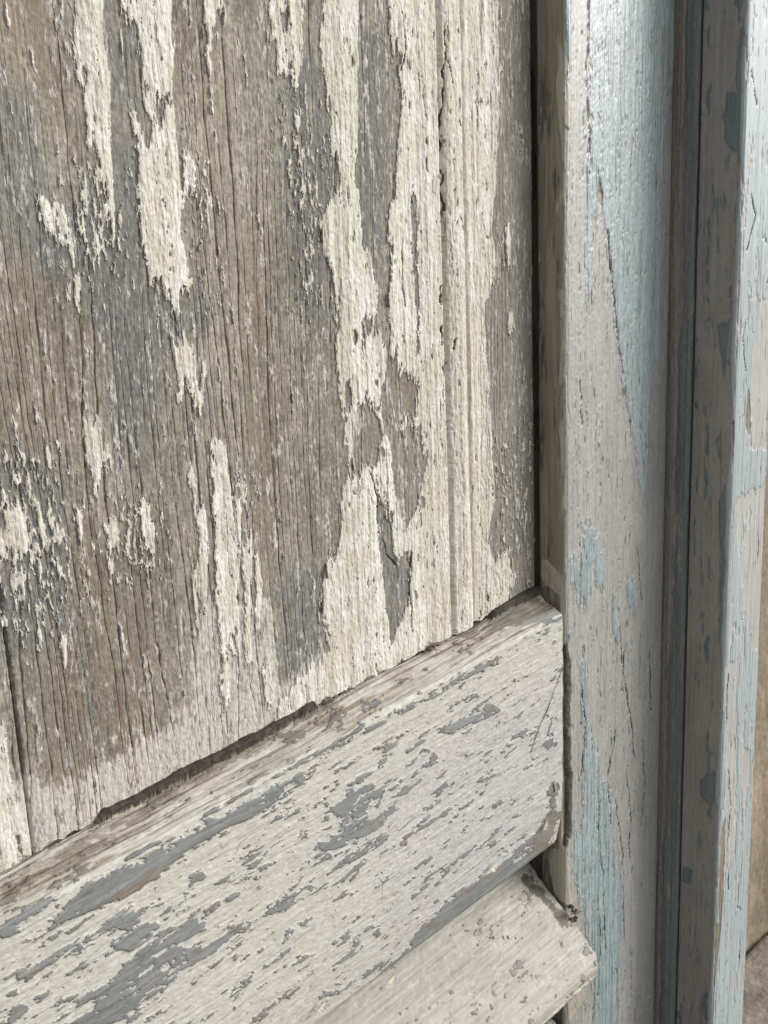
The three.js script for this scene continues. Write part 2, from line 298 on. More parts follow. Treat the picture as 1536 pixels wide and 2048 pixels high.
casingShapes.bare = [
  [[-179.9, 2.1], [-171.9, 8.3], [-227.9, 9.4], [-256.3, 5.8], [-231.2, 1.4]],
  [[108, 16.2], [93.2, 22], [74.9, 21.6], [85.4, 15.5]],
  [[-249.3, -0.2], [-253.2, 7], [-307.5, 0.1]],
];
casingShapes.lilac = [
  [[41.3, 6.1], [42.1, 52.7], [-76.3, 63.9], [-66, 34.6], [-9.7, 16.5]],
  [[158.8, 22.2], [153.8, 55.5], [58.5, 65.1], [68.2, 23.4]],
  [[-64.1, 0.8], [-66.7, 17.6], [-205.4, 24.7], [-217.7, 11.5]],
  [[-132.9, 26.1], [-139, 40.7], [-193, 38]],
];
casingShapes.crack = [
  [[219.7, 10.8], [208, 16.7], [189.3, 8.4]],
  [[-140.1, 9.5], [-171.4, 15.2], [-199.1, 11.6], [-231.2, 16]],
  [[287.1, 5.2], [276.4, 9.6], [268.3, 14]],
  [[149, 10.4], [137.8, 7.5], [119.4, 11.5]],
  [[-72.2, 4.6], [-109.7, 4]],
];
const casretShapes = {};
casretShapes.teal = [
  [[340.6, -38.2], [340.4, -34.5], [159.8, -31.3], [-96.4, -32.7], [-361.1, -28.7], [-363.9, -34.5], [-29.3, -38.6], [188.5, -36.6]],
  [[277, -10.4], [274.3, -3.4], [245.1, -1.7], [243.7, -5.2], [250.4, -10.9]],
  [[338.5, -6.5], [338.1, 0.4], [245.1, 1.9], [133.7, 4.6], [73.9, 1.9], [133.1, -1.7], [245, -3.5]],
  [[-147.5, -14.1], [-136.7, -2.2], [-158.1, -2.5], [-163, -6.6], [-159.8, -13]],
  [[-213.2, -23.8], [-214.6, -17.5], [-226.5, -19], [-224.7, -24.2]],
  [[-311.5, -9.1], [-301.3, -3.9], [-319.3, -4.4], [-320.2, -10.7]],
  [[41.8, -6.7], [58.2, -0.8], [-20.7, 0.5], [-54.6, -3.3]],
  [[146.8, -11.6], [150.2, -5.4], [115, -6.1]],
];
const slatShapes = {};
slatShapes.pit = [
  [[-63.8, 13], [-64.1, 13.8]],
  [[-59.2, 15.6], [-59.5, 16.4]],
  [[-53, 19.1], [-53.3, 19.9]],
  [[-49.8, 20.8], [-50.2, 21.7]],
  [[-45.5, 23.3], [-45.8, 24.1]],
  [[-41.4, 25.6], [-41.8, 26.4]],
];
slatShapes.dirt = [
  [[-2.2, -3], [-5.1, 19.1], [2.5, 41.3], [-10, 37.9], [-10.9, 19.5], [-15.1, -0.7]],
];

// ---------------------------------------------------------------- a weathered face: colour, relief and gloss computed over (g along the grain, c across), both in mm
class Face {
  constructor(g0, g1, c0, c1, W, H) { Object.assign(this, { g0, g1, c0, c1, W, H }); }
  px(g) { return (g - this.g0) / (this.g1 - this.g0) * this.W - 0.5; }
  py(c) { return (c - this.c0) / (this.c1 - this.c0) * this.H - 0.5; }
  fill(shapes, soft, value = 1) { // area covered by the outlines, its edge softened over «soft» mm
    const { W, H } = this, f = new Float32Array(W * H);
    for (const s of shapes || []) {
      const P = s.map(([g, c]) => [this.px(g), this.py(c)]);
      let lo = 1e9, hi = -1e9; for (const p of P) { lo = Math.min(lo, p[1]); hi = Math.max(hi, p[1]); }
      for (let y = Math.max(0, Math.ceil(lo)); y <= Math.min(H - 1, hi); y++) {
        const xs = [];
        for (let i = 0; i < P.length; i++) { const a = P[i], b = P[(i + 1) % P.length]; if ((a[1] <= y) !== (b[1] <= y)) xs.push(a[0] + (b[0] - a[0]) * (y - a[1]) / (b[1] - a[1])); }
        xs.sort((a, b) => a - b);
        for (let k = 0; k + 1 < xs.length; k += 2) for (let x = Math.max(0, Math.ceil(xs[k])); x <= Math.min(W - 1, xs[k + 1]); x++) f[y * W + x] = value;
      }
    }
    return soft > 0 ? this.blur(f, soft) : f;
  }
  blur(f, mm) {
    const { W, H } = this, rx = Math.max(1, Math.round(mm / 2 / (this.g1 - this.g0) * W)), ry = Math.max(1, Math.round(mm / 2 / (this.c1 - this.c0) * H)), t = new Float32Array(Math.max(W, H));
    for (let pass = 0; pass < 2; pass++) {
      for (let y = 0; y < H; y++) { const o = y * W; let s = 0; for (let x = -rx; x <= rx; x++) s += f[o + Math.min(W - 1, Math.max(0, x))]; for (let x = 0; x < W; x++) { t[x] = s / (2 * rx + 1); s += f[o + Math.min(W - 1, x + rx + 1)] - f[o + Math.max(0, x - rx)]; } for (let x = 0; x < W; x++) f[o + x] = t[x]; }
      for (let x = 0; x < W; x++) { let s = 0; for (let y = -ry; y <= ry; y++) s += f[Math.min(H - 1, Math.max(0, y)) * W + x]; for (let y = 0; y < H; y++) { t[y] = s / (2 * ry + 1); s += f[Math.min(H - 1, y + ry + 1) * W + x] - f[Math.max(0, y - ry) * W + x]; } for (let y = 0; y < H; y++) f[y * W + x] = t[y]; }
    }
    return f;
  }
  stroke(lines, width) { // splits and slits along polylines, 1 in the middle and 0 at half the width (mm)
    const { W, H } = this, f = new Float32Array(W * H), pg = W / (this.g1 - this.g0), pc = H / (this.c1 - this.c0), R = width / 2;
    for (const l of lines || []) for (let i = 0; i + 1 < l.length; i++) {
      const [a, b] = [l[i], l[i + 1]], dx = b[0] - a[0], dy = b[1] - a[1], q = dx * dx + dy * dy, R2 = R + 1.5;
      const x0 = Math.max(0, Math.floor(this.px(Math.min(a[0], b[0]) - R2))), x1 = Math.min(W - 1, this.px(Math.max(a[0], b[0]) + R2)), y0 = Math.max(0, Math.floor(this.py(Math.min(a[1], b[1]) - R2))), y1 = Math.min(H - 1, this.py(Math.max(a[1], b[1]) + R2));
      for (let y = y0; y <= y1; y++) for (let x = x0; x <= x1; x++) {
        const g = this.g0 + (x + 0.5) / pg, c = this.c0 + (y + 0.5) / pc + 0.5 * F1(g / 7, 3.3), t = Math.min(1, Math.max(0, ((g - a[0]) * dx + (c - a[1]) * dy) / q));
        const d = Math.hypot(g - a[0] - t * dx, c - a[1] - t * dy), v = 1 - d / (R * (0.75 + 0.35 * F2(g / 9, 1.7)));
        if (v > f[y * W + x]) f[y * W + x] = v;
      }
    }
    return f;
  }
  make(fn, lo, hi) { // fn(g, c, index, out) fills out = { r, g, b (sRGB 0..255), h (mm), rough }
    const { W, H } = this, col = new Uint8Array(W * H * 4), hgt = new Uint8Array(W * H * 4), rgh = new Uint8Array(W * H * 4), o = { r: 0, g: 0, b: 0, h: 0, rough: 0.8 };
    this.height = new Float32Array(W * H);
    for (let y = 0, i = 0; y < H; y++) for (let x = 0; x < W; x++, i++) {
      fn(this.g0 + (x + 0.5) / W * (this.g1 - this.g0), this.c0 + (y + 0.5) / H * (this.c1 - this.c0), i, o);
      this.height[i] = o.h; const k = i * 4, h = Math.min(255, Math.max(0, (o.h - lo) / (hi - lo) * 255));
      col[k] = Math.min(255, Math.max(0, o.r)); col[k + 1] = Math.min(255, Math.max(0, o.g)); col[k + 2] = Math.min(255, Math.max(0, o.b)); col[k + 3] = 255;
      hgt[k] = hgt[k + 1] = hgt[k + 2] = h; hgt[k + 3] = 255;
      rgh[k] = rgh[k + 1] = rgh[k + 2] = Math.min(255, Math.max(0, o.rough * 255)); rgh[k + 3] = 255;
    }
    const tex = (d, srgb) => { const t = new THREE.DataTexture(d, W, H, THREE.RGBAFormat); t.magFilter = t.minFilter = THREE.LinearFilter; t.wrapS = t.wrapT = THREE.MirroredRepeatWrapping; if (srgb) t.colorSpace = THREE.SRGBColorSpace; t.needsUpdate = true; return t; };
    this.material = new THREE.MeshPhysicalMaterial({ map: tex(col, true), bumpMap: tex(hgt), bumpScale: (hi - lo) / 1000, roughnessMap: tex(rgh), roughness: 1, metalness: 0 });
    return this;
  }
  near(i, dg, dc) { // the texel dg, dc mm away
    const x = i % this.W, y = (i - x) / this.W, a = Math.round(x + dg / (this.g1 - this.g0) * this.W), b = Math.round(y + dc / (this.c1 - this.c0) * this.H);
    return Math.min(this.H - 1, Math.max(0, b)) * this.W + Math.min(this.W - 1, Math.max(0, a));
  }
  at(g, c) { // relief in mm, mirrored past the edges as the textures are
    const m = (v, n) => { v = ((v % (2 * n)) + 2 * n) % (2 * n); return v < n ? v : 2 * n - 1e-3 - v; };
    const x = m((g - this.g0) / (this.g1 - this.g0) * this.W, this.W), y = m((c - this.c0) / (this.c1 - this.c0) * this.H, this.H);
    const a = Math.min(this.W - 1, Math.max(0, x - 0.5)), b = Math.min(this.H - 1, Math.max(0, y - 0.5)), ix = Math.floor(a), iy = Math.floor(b), jx = Math.min(this.W - 1, ix + 1), jy = Math.min(this.H - 1, iy + 1), tx = a - ix, ty = b - iy, h = this.height, W = this.W;
    return mix(mix(h[iy * W + ix], h[iy * W + jx], tx), mix(h[jy * W + ix], h[jy * W + jx], tx), ty);
  }
}

// A length of timber: an outline across it (c, p, q in mm) carried along its grain, the seen faces finely meshed and raised by the relief of the Face.
// along 'y': p = x, q = z.  along 'x': p = y, q = z.
function timber({ along, gs, outline, cs, back, face, shift, relief = true }) {
  const rows = cs.length, cols = gs.length, pos = [], uv = [], idx = [];
  const prof = cs.map((c) => {
    let i = 0; while (i < outline.length - 2 && c > outline[i + 1][0]) i++;
    const a = outline[i], b = outline[i + 1], t = (c - a[0]) / (b[0] - a[0]);
    return [mix(a[1], b[1], t), mix(a[2], b[2], t)];
  });
  const nor = prof.map((_, i) => { const a = prof[Math.max(0, i - 1)], b = prof[Math.min(rows - 1, i + 1)], d = [b[0] - a[0], b[1] - a[1]], l = Math.hypot(...d) || 1; return [-d[1] / l, d[0] / l]; });
  const ring = rows + back.length;
  const P = new Float32Array(ring * cols * 3), U = new Float32Array(ring * cols * 2);
  for (let i = 0; i < ring; i++) for (let j = 0; j < cols; j++) {
    const g = gs[j]; let p, q, c;
    if (i < rows) { c = cs[i]; const edge = Math.min(1, i / 2, (rows - 1 - i) / 2), h = relief ? face.at(g, c) * edge : 0; p = prof[i][0] + nor[i][0] * h; q = prof[i][1] + nor[i][1] * h; }
    else { [p, q] = back[i - rows]; c = cs[rows - 1] + 4; }
    let gg = g; if (shift) gg = g + shift(g, c, j);
    const k = (i * cols + j) * 3;
    if (along === 'y') { P[k] = p / 1000; P[k + 1] = gg / 1000; P[k + 2] = q / 1000; } else { P[k] = gg / 1000; P[k + 1] = p / 1000; P[k + 2] = q / 1000; }
    U[(i * cols + j) * 2] = (g - face.g0) / (face.g1 - face.g0); U[(i * cols + j) * 2 + 1] = (c - face.c0) / (face.c1 - face.c0);
  }
  const flip = along === 'x';
  const tri = (a, b, c) => flip ? idx.push(a, c, b) : idx.push(a, b, c);
  for (let i = 0; i < ring; i++) { const n = (i + 1) % ring; for (let j = 0; j + 1 < cols; j++) { const a = i * cols + j, b = n * cols + j; tri(a, b, b + 1); tri(a, b + 1, a + 1); } }
  const g = new THREE.BufferGeometry();
  g.setAttribute('position', new THREE.BufferAttribute(P, 3)); g.setAttribute('uv', new THREE.BufferAttribute(U, 2));
  g.setIndex(new THREE.BufferAttribute(new Uint32Array(idx), 1)); g.computeVertexNormals();
  const caps = []; // the two sawn ends, with vertices of their own
  for (const j of [0, cols - 1]) {
    const ring2 = []; for (let i = 0; i < ring; i++) { const k = (i * cols + j) * 3; ring2.push(along === 'y' ? new THREE.Vector2(P[k], P[k + 2]) : new THREE.Vector2(P[k + 1], P[k + 2])); }
    const f = THREE.ShapeUtils.triangulateShape(ring2, []), cp = new Float32Array(ring * 3), cu = new Float32Array(ring * 2), ci = [];
    for (let i = 0; i < ring; i++) { const k = (i * cols + j); cp.set(P.subarray(k * 3, k * 3 + 3), i * 3); cu.set(U.subarray(k * 2, k * 2 + 2), i * 2); }
    for (const t of f) ci.push(...t);
    const cg = new THREE.BufferGeometry(); cg.setAttribute('position', new THREE.BufferAttribute(cp, 3)); cg.setAttribute('uv', new THREE.BufferAttribute(cu, 2)); cg.setIndex(new THREE.BufferAttribute(new Uint32Array(ci), 1)); cg.computeVertexNormals(); caps.push(cg);
  }
  return mergeGeometries([g, ...caps]);
}
function spread(a, b, d, coarse = []) { const n = Math.ceil((b - a) / d), r = []; for (let i = 0; i <= n; i++) r.push(a + (b - a) * i / n); return [...coarse.filter((v) => v < a), ...r, ...coarse.filter((v) => v > b)]; }
function thing(name, label, category) { const o = new THREE.Group(); o.name = name; o.userData = { label, category, kind: 'thing' }; scene.add(o); return o; }
function part(name, geometry, material, parent, label) { const m = new THREE.Mesh(geometry, material); m.name = name; m.castShadow = m.receiveShadow = true; if (label) m.userData.label = label; parent.add(m); return m; }
function blend(o, r, g, b, t) { o.r += (r - o.r) * t; o.g += (g - o.g) * t; o.b += (b - o.b) * t; }

// bare weathered softwood: lines of late wood, worn furrows, fibres
function bareWood(g, c, o, w = {}) {
  const cc = c + 2.0 * S3(g / 150, c / 34) + 0.16 * S1(g / 14, c / 5);
  const v = S1(g / 170, cc / 3.1), u = S2(g / 120, cc / 2.1), f1 = F2(g / 40, cc / 1.4), f2 = F3(g / 9, c / 0.8), big = S3(g / 55 + 9, c / 26);
  const here = step(-0.9, 0.7, S2(g / 60 + 5, c / 18 + 7));
  const line = (1 - step(0.02, 0.2, Math.abs(v))) * here, line2 = (1 - step(0.02, 0.22, Math.abs(u))) * step(-0.2, 0.8, S1(g / 40 + 3, c / 9));
  const ph = cc / 3.5 + 0.9 * S1(g / 330 + 2, c / 30) + 0.3 * S2(g / 130, c / 8) + 0.05 * F1(g / 18, c / 4), ring = Math.floor(ph), fr = Math.abs(ph - ring - 0.5) * 2, wide = 0.16 + 0.05 * S1(g / 70, ring * 5.1) + 0.025 * F1(g / 6, ring * 2.7);
  const long = (1 - step(0.0, Math.max(0.05, wide), fr)) * step(-0.55, 0.75, S2(g / 190 + 1, ring * 3.7 + 0.4) * 0.75 + 0.18 * F1(g / 20, ring * 1.9) + (w.lined ?? 0));
  const k = 1 + 0.03 * f1 + 0.022 * f2 + 0.06 * big + 0.055 * F3(g / 1.5, c / 1.1) + 0.045 * F2(g / 4.5 + 2, c / 3.2);
  o.r = 144 * k; o.g = 137 * k; o.b = 123 * k;
  const fleck = step(1.7, 2.3, F4(g / 3.5, c / 1.8)); blend(o, 172, 164, 150, 0.55 * fleck);
  const warm = w.warm ?? 0;
  blend(o, 130, 112, 92, warm * (0.3 + 0.22 * f1));
  blend(o, 98, 77, 61, Math.min(0.85, 0.2 * line * (0.5 + 0.5 * warm) + 0.15 * line2 + 0.85 * long));
  o.h = 0.025 * f1 + 0.022 * f2 + 0.045 * F3(g / 1.5, c / 1.1) - 0.15 * line - 0.12 * line2 - 0.5 * long;
  o.rough = 0.86; o.line = line; o.long = long; o.line2 = line2; o.fib = f1; o.fine = f2;
}

// ---------------------------------------------------------------- the board panel
const panel = new Face(4, 366, -388, 0, 1800, 1940);
{
  const cream = panel.fill(panelShapes.cream, 2.0), bare = panel.fill(panelShapes.bare, 1.6), thin = panel.fill(panelShapes.thin, 7), speck = panel.fill(panelShapes.speckle, 12),
    grey = panel.fill(panelShapes.grey, 12), lined = panel.fill(panelShapes.lined, 25), flat = panel.fill(panelShapes.flatgrey, 3), rust = panel.fill(panelShapes.rust, 16), halo = panel.fill(panelShapes.cream, 11), pits = panel.stroke(panelShapes.pit, 2.4), splits = panel.stroke(panelShapes.crack, 1.3);
  panel.make((g, c, i, o) => {
    bareWood(g, c, o, { warm: rust[i], lined: lined[i] * 1.25 - 0.5 });
    const e1 = F1(g / 20, c / 3.2), e2 = F2(g / 6, c / 1.7), e3 = F3(g / 2.6, c / 1.0), es = F2(g / 36 + 3, c / 1.5 + 1), blot = F4(g / 12, c / 7);
    // grey weathered residue of an older coat
    let a = step(0.1, 0.75, Math.max(grey[i] * 0.72, halo[i] * 0.62) + 0.13 * e1 + 0.1 * e2 - 0.25 * o.line) * (0.82 + 0.08 * e2);
    blend(o, 112 + 7 * e3 + 4 * o.fine, 112 + 7 * e3 + 4 * o.fine, 110 + 7 * e3 + 4 * o.fine, Math.max(0, a) * 0.9); o.h += 0.06 * a;
    // an even mushroom-grey coat
    let f = step(0.4, 0.6, flat[i] + 0.14 * e1 + 0.12 * e2 + 0.08 * e3);
    blend(o, 139 + 4 * e3 + 4 * blot, 133 + 4 * e3 + 4 * blot, 123 + 4 * e3 + 4 * blot, f * 0.88); o.h += f * (0.16 + 0.03 * e3 + 0.04 * o.fib);
    // bleached lime film and flecks
    const t = step(0.12, 0.75, thin[i] * 0.98 + 0.2 * e1 + 0.2 * e2 + 0.15 * e3 - 0.3 * o.long);
    blend(o, 196 + 9 * e3, 189 + 9 * e3, 180 + 9 * e3, 0.92 * t); o.h += 0.1 * t;
    const sp = step(1.72, 1.9, e2 * 0.75 + e3 * 0.55 + speck[i] * 1.15) * step(0.02, 0.3, speck[i] + 0.03);
    // the thick cream coat
    const j = panel.near(i, 1.3 * es + 1.3 * e2 + 1.3 * e3, 0.45 * e2 + 0.4 * e3), m0 = cream[j] - bare[j] * 1.1;
    const pock = step(2.1, 2.25, F2(g / 9 + 6, c / 1.9 + 3) * 0.75 + e3 * 0.45 + 0.3 * S1(g / 40 + 7, c / 14)); // small flakes gone from the coat
    const m = Math.max(step(0.47, 0.53, m0 + 0.15 * e1 + 0.12 * e2 + 0.07 * e3 + 0.07 * es * step(0.15, 0.8, 1 - m0) + 0.05 * o.fine - 0.1 * o.line - 0.2 * o.long * step(0.25, 1, 1 - m0)) * (1 - pock), 0.9 * sp);
    const crackv = Math.abs(S2(g / 62 + 2, (c + 0.6 * e1) / 4.2)), slit = (1 - step(0.0, 0.06, crackv)) * step(0.5, 1.2, S1(g / 22 + 4, c / 9 + 2));
    const furrow = F1(g / 110, c / 4.2), ridge = 0.12 * furrow + 0.02 * o.fine;
    const mm = m * (1 - 0.85 * slit);
    const gr = 4 * e3 + 4 * furrow + 4 * F3(g / 1.6, c / 0.8); const pale = step(-0.6, 1.2, blot + 0.4 * S3(g / 90, c / 40));
    blend(o, mix(205, 219, pale) + gr, mix(198, 214, pale) + gr, mix(181, 203, pale) + gr, mm);
    const lip = 4 * m * (1 - m);
    o.h += mm * (0.6 + ridge + 0.03 * e3 + 0.15 * o.line + 0.12 * o.line2 + 0.44 * o.long) + 0.07 * lip - 0.45 * slit * m;
    o.rough = mix(o.rough, 0.68, mm);
    const p = Math.max(0, pits[i]), s = Math.max(0, splits[i]);
    if (p > 0) { blend(o, 58, 50, 43, step(0.0, 0.4, p)); o.h -= 3.2 * step(0, 0.5, p); }
    if (s > 0) { blend(o, 84, 74, 64, step(0.0, 0.5, s)); o.h -= 1.1 * step(0, 0.6, s); }
  }, -2.2, 1.3);
}
const door = thing('wooden_door', 'weathered wooden door of vertical boards with flaking cream paint and a heavy rail', 'door');
{
  const ys = spread(6, 360, 0.75, [480, 700, 1100]);
  const wave = (g, c) => { // the boards' feet stop short of the rail by an uneven gap
    const open = 0.4 + 2.4 * step(-335, -290, c) * (1 - step(-190, -150, c)) * (0.7 + 0.3 * S1(c / 9, 4.5)) + 1.6 * step(-60, -40, c) + 0.9 * Math.max(0, F1(c / 6, 2.2));
    return (6 < g + 1e-6 ? open * Math.max(0, 1 - (g - 6) / 7) : open) + 3.6 * Math.max(0, 1 - (g - 6) / 7);
  };
  const edge = (a, b, z) => [[a - 4, a, z - 4], [a - 0.2, a + 0.1, z - 0.8], [a + 1, a + 1, z], [b - 1, b - 1, z], [b + 0.2, b - 0.1, z - 0.8], [b + 4, b, z - 4]];
  const backOf = (a, b) => [[b, -40], [a, -40]];
  const seam = [['board', -900, -348.1, spread(-378, -344.2, 0.75, [-903, -900, -899, -600, -450])], ['board', -347.3, -79.6, spread(-351.2, -75.8, 0.75)]];
  for (const [n, a, b, cs] of seam) part(n, timber({ along: 'y', gs: ys, outline: edge(a, b, -18), cs: cs.filter((c) => c >= a - 4 && c <= b + 4), back: backOf(a, b), face: panel, shift: wave }), panel.material, door);
  const right = [[-82, -79.1, -26], [-79.6, -79.1, -20.6], [-78, -78, -19.6], [-77.2, -77.3, -18.2], [-76, -76.2, -17.1], [-73, -73, -16.6], [-69, -69, -16.4], [-65, -65, -16.6], [-62.8, -62.8, -17.2], [-61.6, -61.7, -19], [-60.2, -60.2, -18.9], [-58.8, -58.8, -17.9], [-36, -36, -18], [-12, -12, -18], [-4, -4, -18.3], [-1.4, -1.5, -18.9], [-0.6, -0.8, -20], [0, -0.6, -24]];
  part('board', timber({ along: 'y', gs: ys, outline: right, cs: spread(-82, 0, 0.75), back: [[-3, -40], [-79, -40]], face: panel, shift: wave }), panel.material, door, 'cream painted board with a raised bead along its left edge and a grey rounded right edge');
}

// ---------------------------------------------------------------- the rail
const rail = new Face(-400, 0, -24, 162, 1900, 884);
{
  const grey = rail.fill(railShapes.grey, 1.6), band = rail.fill(railShapes.band, 2), topGrey = rail.fill(railtopShapes.grey, 2.4), dirt = rail.fill(railtopShapes.dirt, 4), under = rail.fill(railShapes.under, 1.0), olive = rail.fill(railShapes.olive, 2.5), keep = rail.fill(railShapes.keep, 0.7), speck = rail.fill(railShapes.speckle, 14), splits = rail.stroke(railShapes.crack, 0.9);
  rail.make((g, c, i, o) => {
    const cw = c + 0.9 * S3(g / 60, c / 20);
    const e1 = F1(g / 26, cw / 4.6), e2 = F2(g / 8, cw / 2.6), e3 = F3(g / 3, cw / 1.3), blot = F4(g / 26, c / 16), fibre = F2(g / 45 + 3, cw / 1.5), fine = F3(g / 10, c / 0.9);
    // undercoat: flat blue-grey with olive patches
    const ol = step(0.35, 0.65, olive[i] + 0.12 * e1);
    const und = 4 * e3 + 5 * fibre + 4 * blot; o.r = mix(131, 130, ol) + und; o.g = mix(132, 124, ol) + und; o.b = mix(130, 113, ol) + und; blend(o, 168, 164, 158, 0.5 * step(0.8, 1.8, e2 * 0.7 + fine * 0.6)); blend(o, 120, 100, 80, 0.4 * step(1.2, 1.9, blot + 0.3 * e2)); o.h = 0.03 * fibre; o.rough = 0.7;
    const top = 1 - step(-2.6, -1.2, c + 0.5 * e1); // the sloping top of the rail, worn to beige wood
    const ju = rail.near(i, 1.2 * e2 + 0.8 * e3, 0.8 * e2 + 0.5 * e3 + 0.4 * e1), chipNoise = 0.2 * e1 + 0.22 * e2 + 0.1 * e3;
    let chip = Math.max(step(0.47, 0.53, grey[ju] * (0.82 - 0.16 * step(-190, -70, g)) - keep[i] + chipNoise * (1.2 - 0.25 * step(-190, -70, g))), step(0.46, 0.54, under[ju] - 1.1 * keep[ju] + 0.06 * e2 + 0.05 * e3));
    const slots = F1(g / 19 + 5, cw / 4 + 2) * 0.85 + e2 * 0.55; // many small chips drawn out along the grain
    chip = Math.max(chip, step(1.5, 1.56, slots + 0.3 * e3 + speck[i] * 0.5 - 0.33 - 0.55 * step(-230, -90, g) - 0.25 * step(60, 110, c)) * step(0.0, 0.2, speck[i]) * (1 - top));
    chip = Math.max(chip, step(0.42, 0.56, band[ju] * 0.92 + 0.12 * e1 + 0.12 * e2 + 0.06 * e3), (1 - step(0.7, 1.3, Math.abs(c - 0.6 + 0.7 * e1 + 0.3 * e2))) * step(-0.5, 0.1, S2(g / 26, 8.3) + 0.4 * e2));
    chip = Math.max(chip, step(0.45, 0.6, topGrey[i] + 0.2 * e1 + 0.15 * e2) * 0.8);
    const hair = (1 - step(0, 0.05, Math.abs(S2(g / 30 + 6, cw / 5)))) * step(0.5, 1.1, S1(g / 16, c / 8 + 3));
    const m = (1 - chip) * (1 - 0.6 * hair);
    const warm = step(-1.2, 1.2, blot), lil = step(-260, -60, g) * step(0, 60, c);
    const R = mix(mix(202, 196, warm), 189, lil * 0.8), G = mix(mix(198, 191, warm), 186, lil * 0.8), B = mix(mix(187, 179, warm), 183, lil * 0.8);
    const q = 4 * e3 + 2.5 * blot + 1.5 * fibre + 3.5 * F3(g / 1.8, c / 1.3);
    blend(o, R + q, G + q, B + q, m);
    const tq = 7 * fibre + 4 * fine + 4 * e3; blend(o, 182 + tq, 175 + tq, 160 + tq, top * m * step(-0.9, 0.7, 0.4 + 0.6 * e1)); blend(o, 122, 106, 90, top * 0.6 * step(0.7, 1.6, fibre * 0.8 + 0.5 * e1));
    const d = step(0.3, 0.8, dirt[i] * 0.9 + 0.24 * e2 + 0.14 * e3);
    blend(o, 112 + 6 * e3, 102 + 6 * e3, 86 + 6 * e3, d * 0.7);
    const peb = step(1.0, 1.5, e2 * 0.8 + e3 * 0.6); blend(o, 168, 158, 142, 0.3 * peb * m);
    o.h += m * (0.42 + 0.03 * e3 + 0.04 * blot + 0.05 * fibre * (0.15 + 1.6 * top)) + 0.1 * 4 * m * (1 - m) + top * 0.1 * fibre;
    o.rough = mix(0.7, 0.62, m) + 0.15 * top;
    // the open joint under the boards, the darkness of the gap painted into its colour
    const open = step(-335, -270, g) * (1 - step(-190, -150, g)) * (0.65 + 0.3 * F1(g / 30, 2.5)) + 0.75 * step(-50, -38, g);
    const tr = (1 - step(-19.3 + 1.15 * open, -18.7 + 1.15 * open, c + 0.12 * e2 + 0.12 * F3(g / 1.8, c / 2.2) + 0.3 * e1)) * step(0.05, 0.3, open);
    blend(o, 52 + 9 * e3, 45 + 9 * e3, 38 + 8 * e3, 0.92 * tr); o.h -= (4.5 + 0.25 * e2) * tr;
    const s = Math.max(0, splits[i]); if (s > 0) { blend(o, 70, 64, 58, step(0, 0.5, s)); o.h -= 1.2 * step(0, 0.6, s); }
  }, -1.6, 1.0);
}
{
  const outline = [[-24, 8.2, -22], [-21, 9.6, -19], [-19.6, 9.4, -17.2], [-2, 0.97, -1.75], [-0.6, 0.2, -0.5], [0.7, -0.7, 0], [110, -110, 0], [118, -118, -0.4], [132, -132, -1.8], [143, -143.5, -3.4], [148, -147, -6], [152, -148, -10], [158, -148, -16], [162, -147, -20]];
  part('rail', timber({ along: 'x', gs: spread(-396, -0.9, 0.75, [-900, -700, -550, -460, -420]), outline, cs: spread(-24, 162, 0.72), back: [[-140, -46], [4, -46]], face: rail, shift: (g, c) => g > -8 ? -(3.2 * Math.pow(Math.max(0, c - 128) / 24, 2) + 0.5 * F1(c / 9, 3.1) + 0.4) * (g + 8) / 8 : 0 }), rail.material, door, 'heavy cream rail with a sloping top and grey patches where paint flaked off');
}

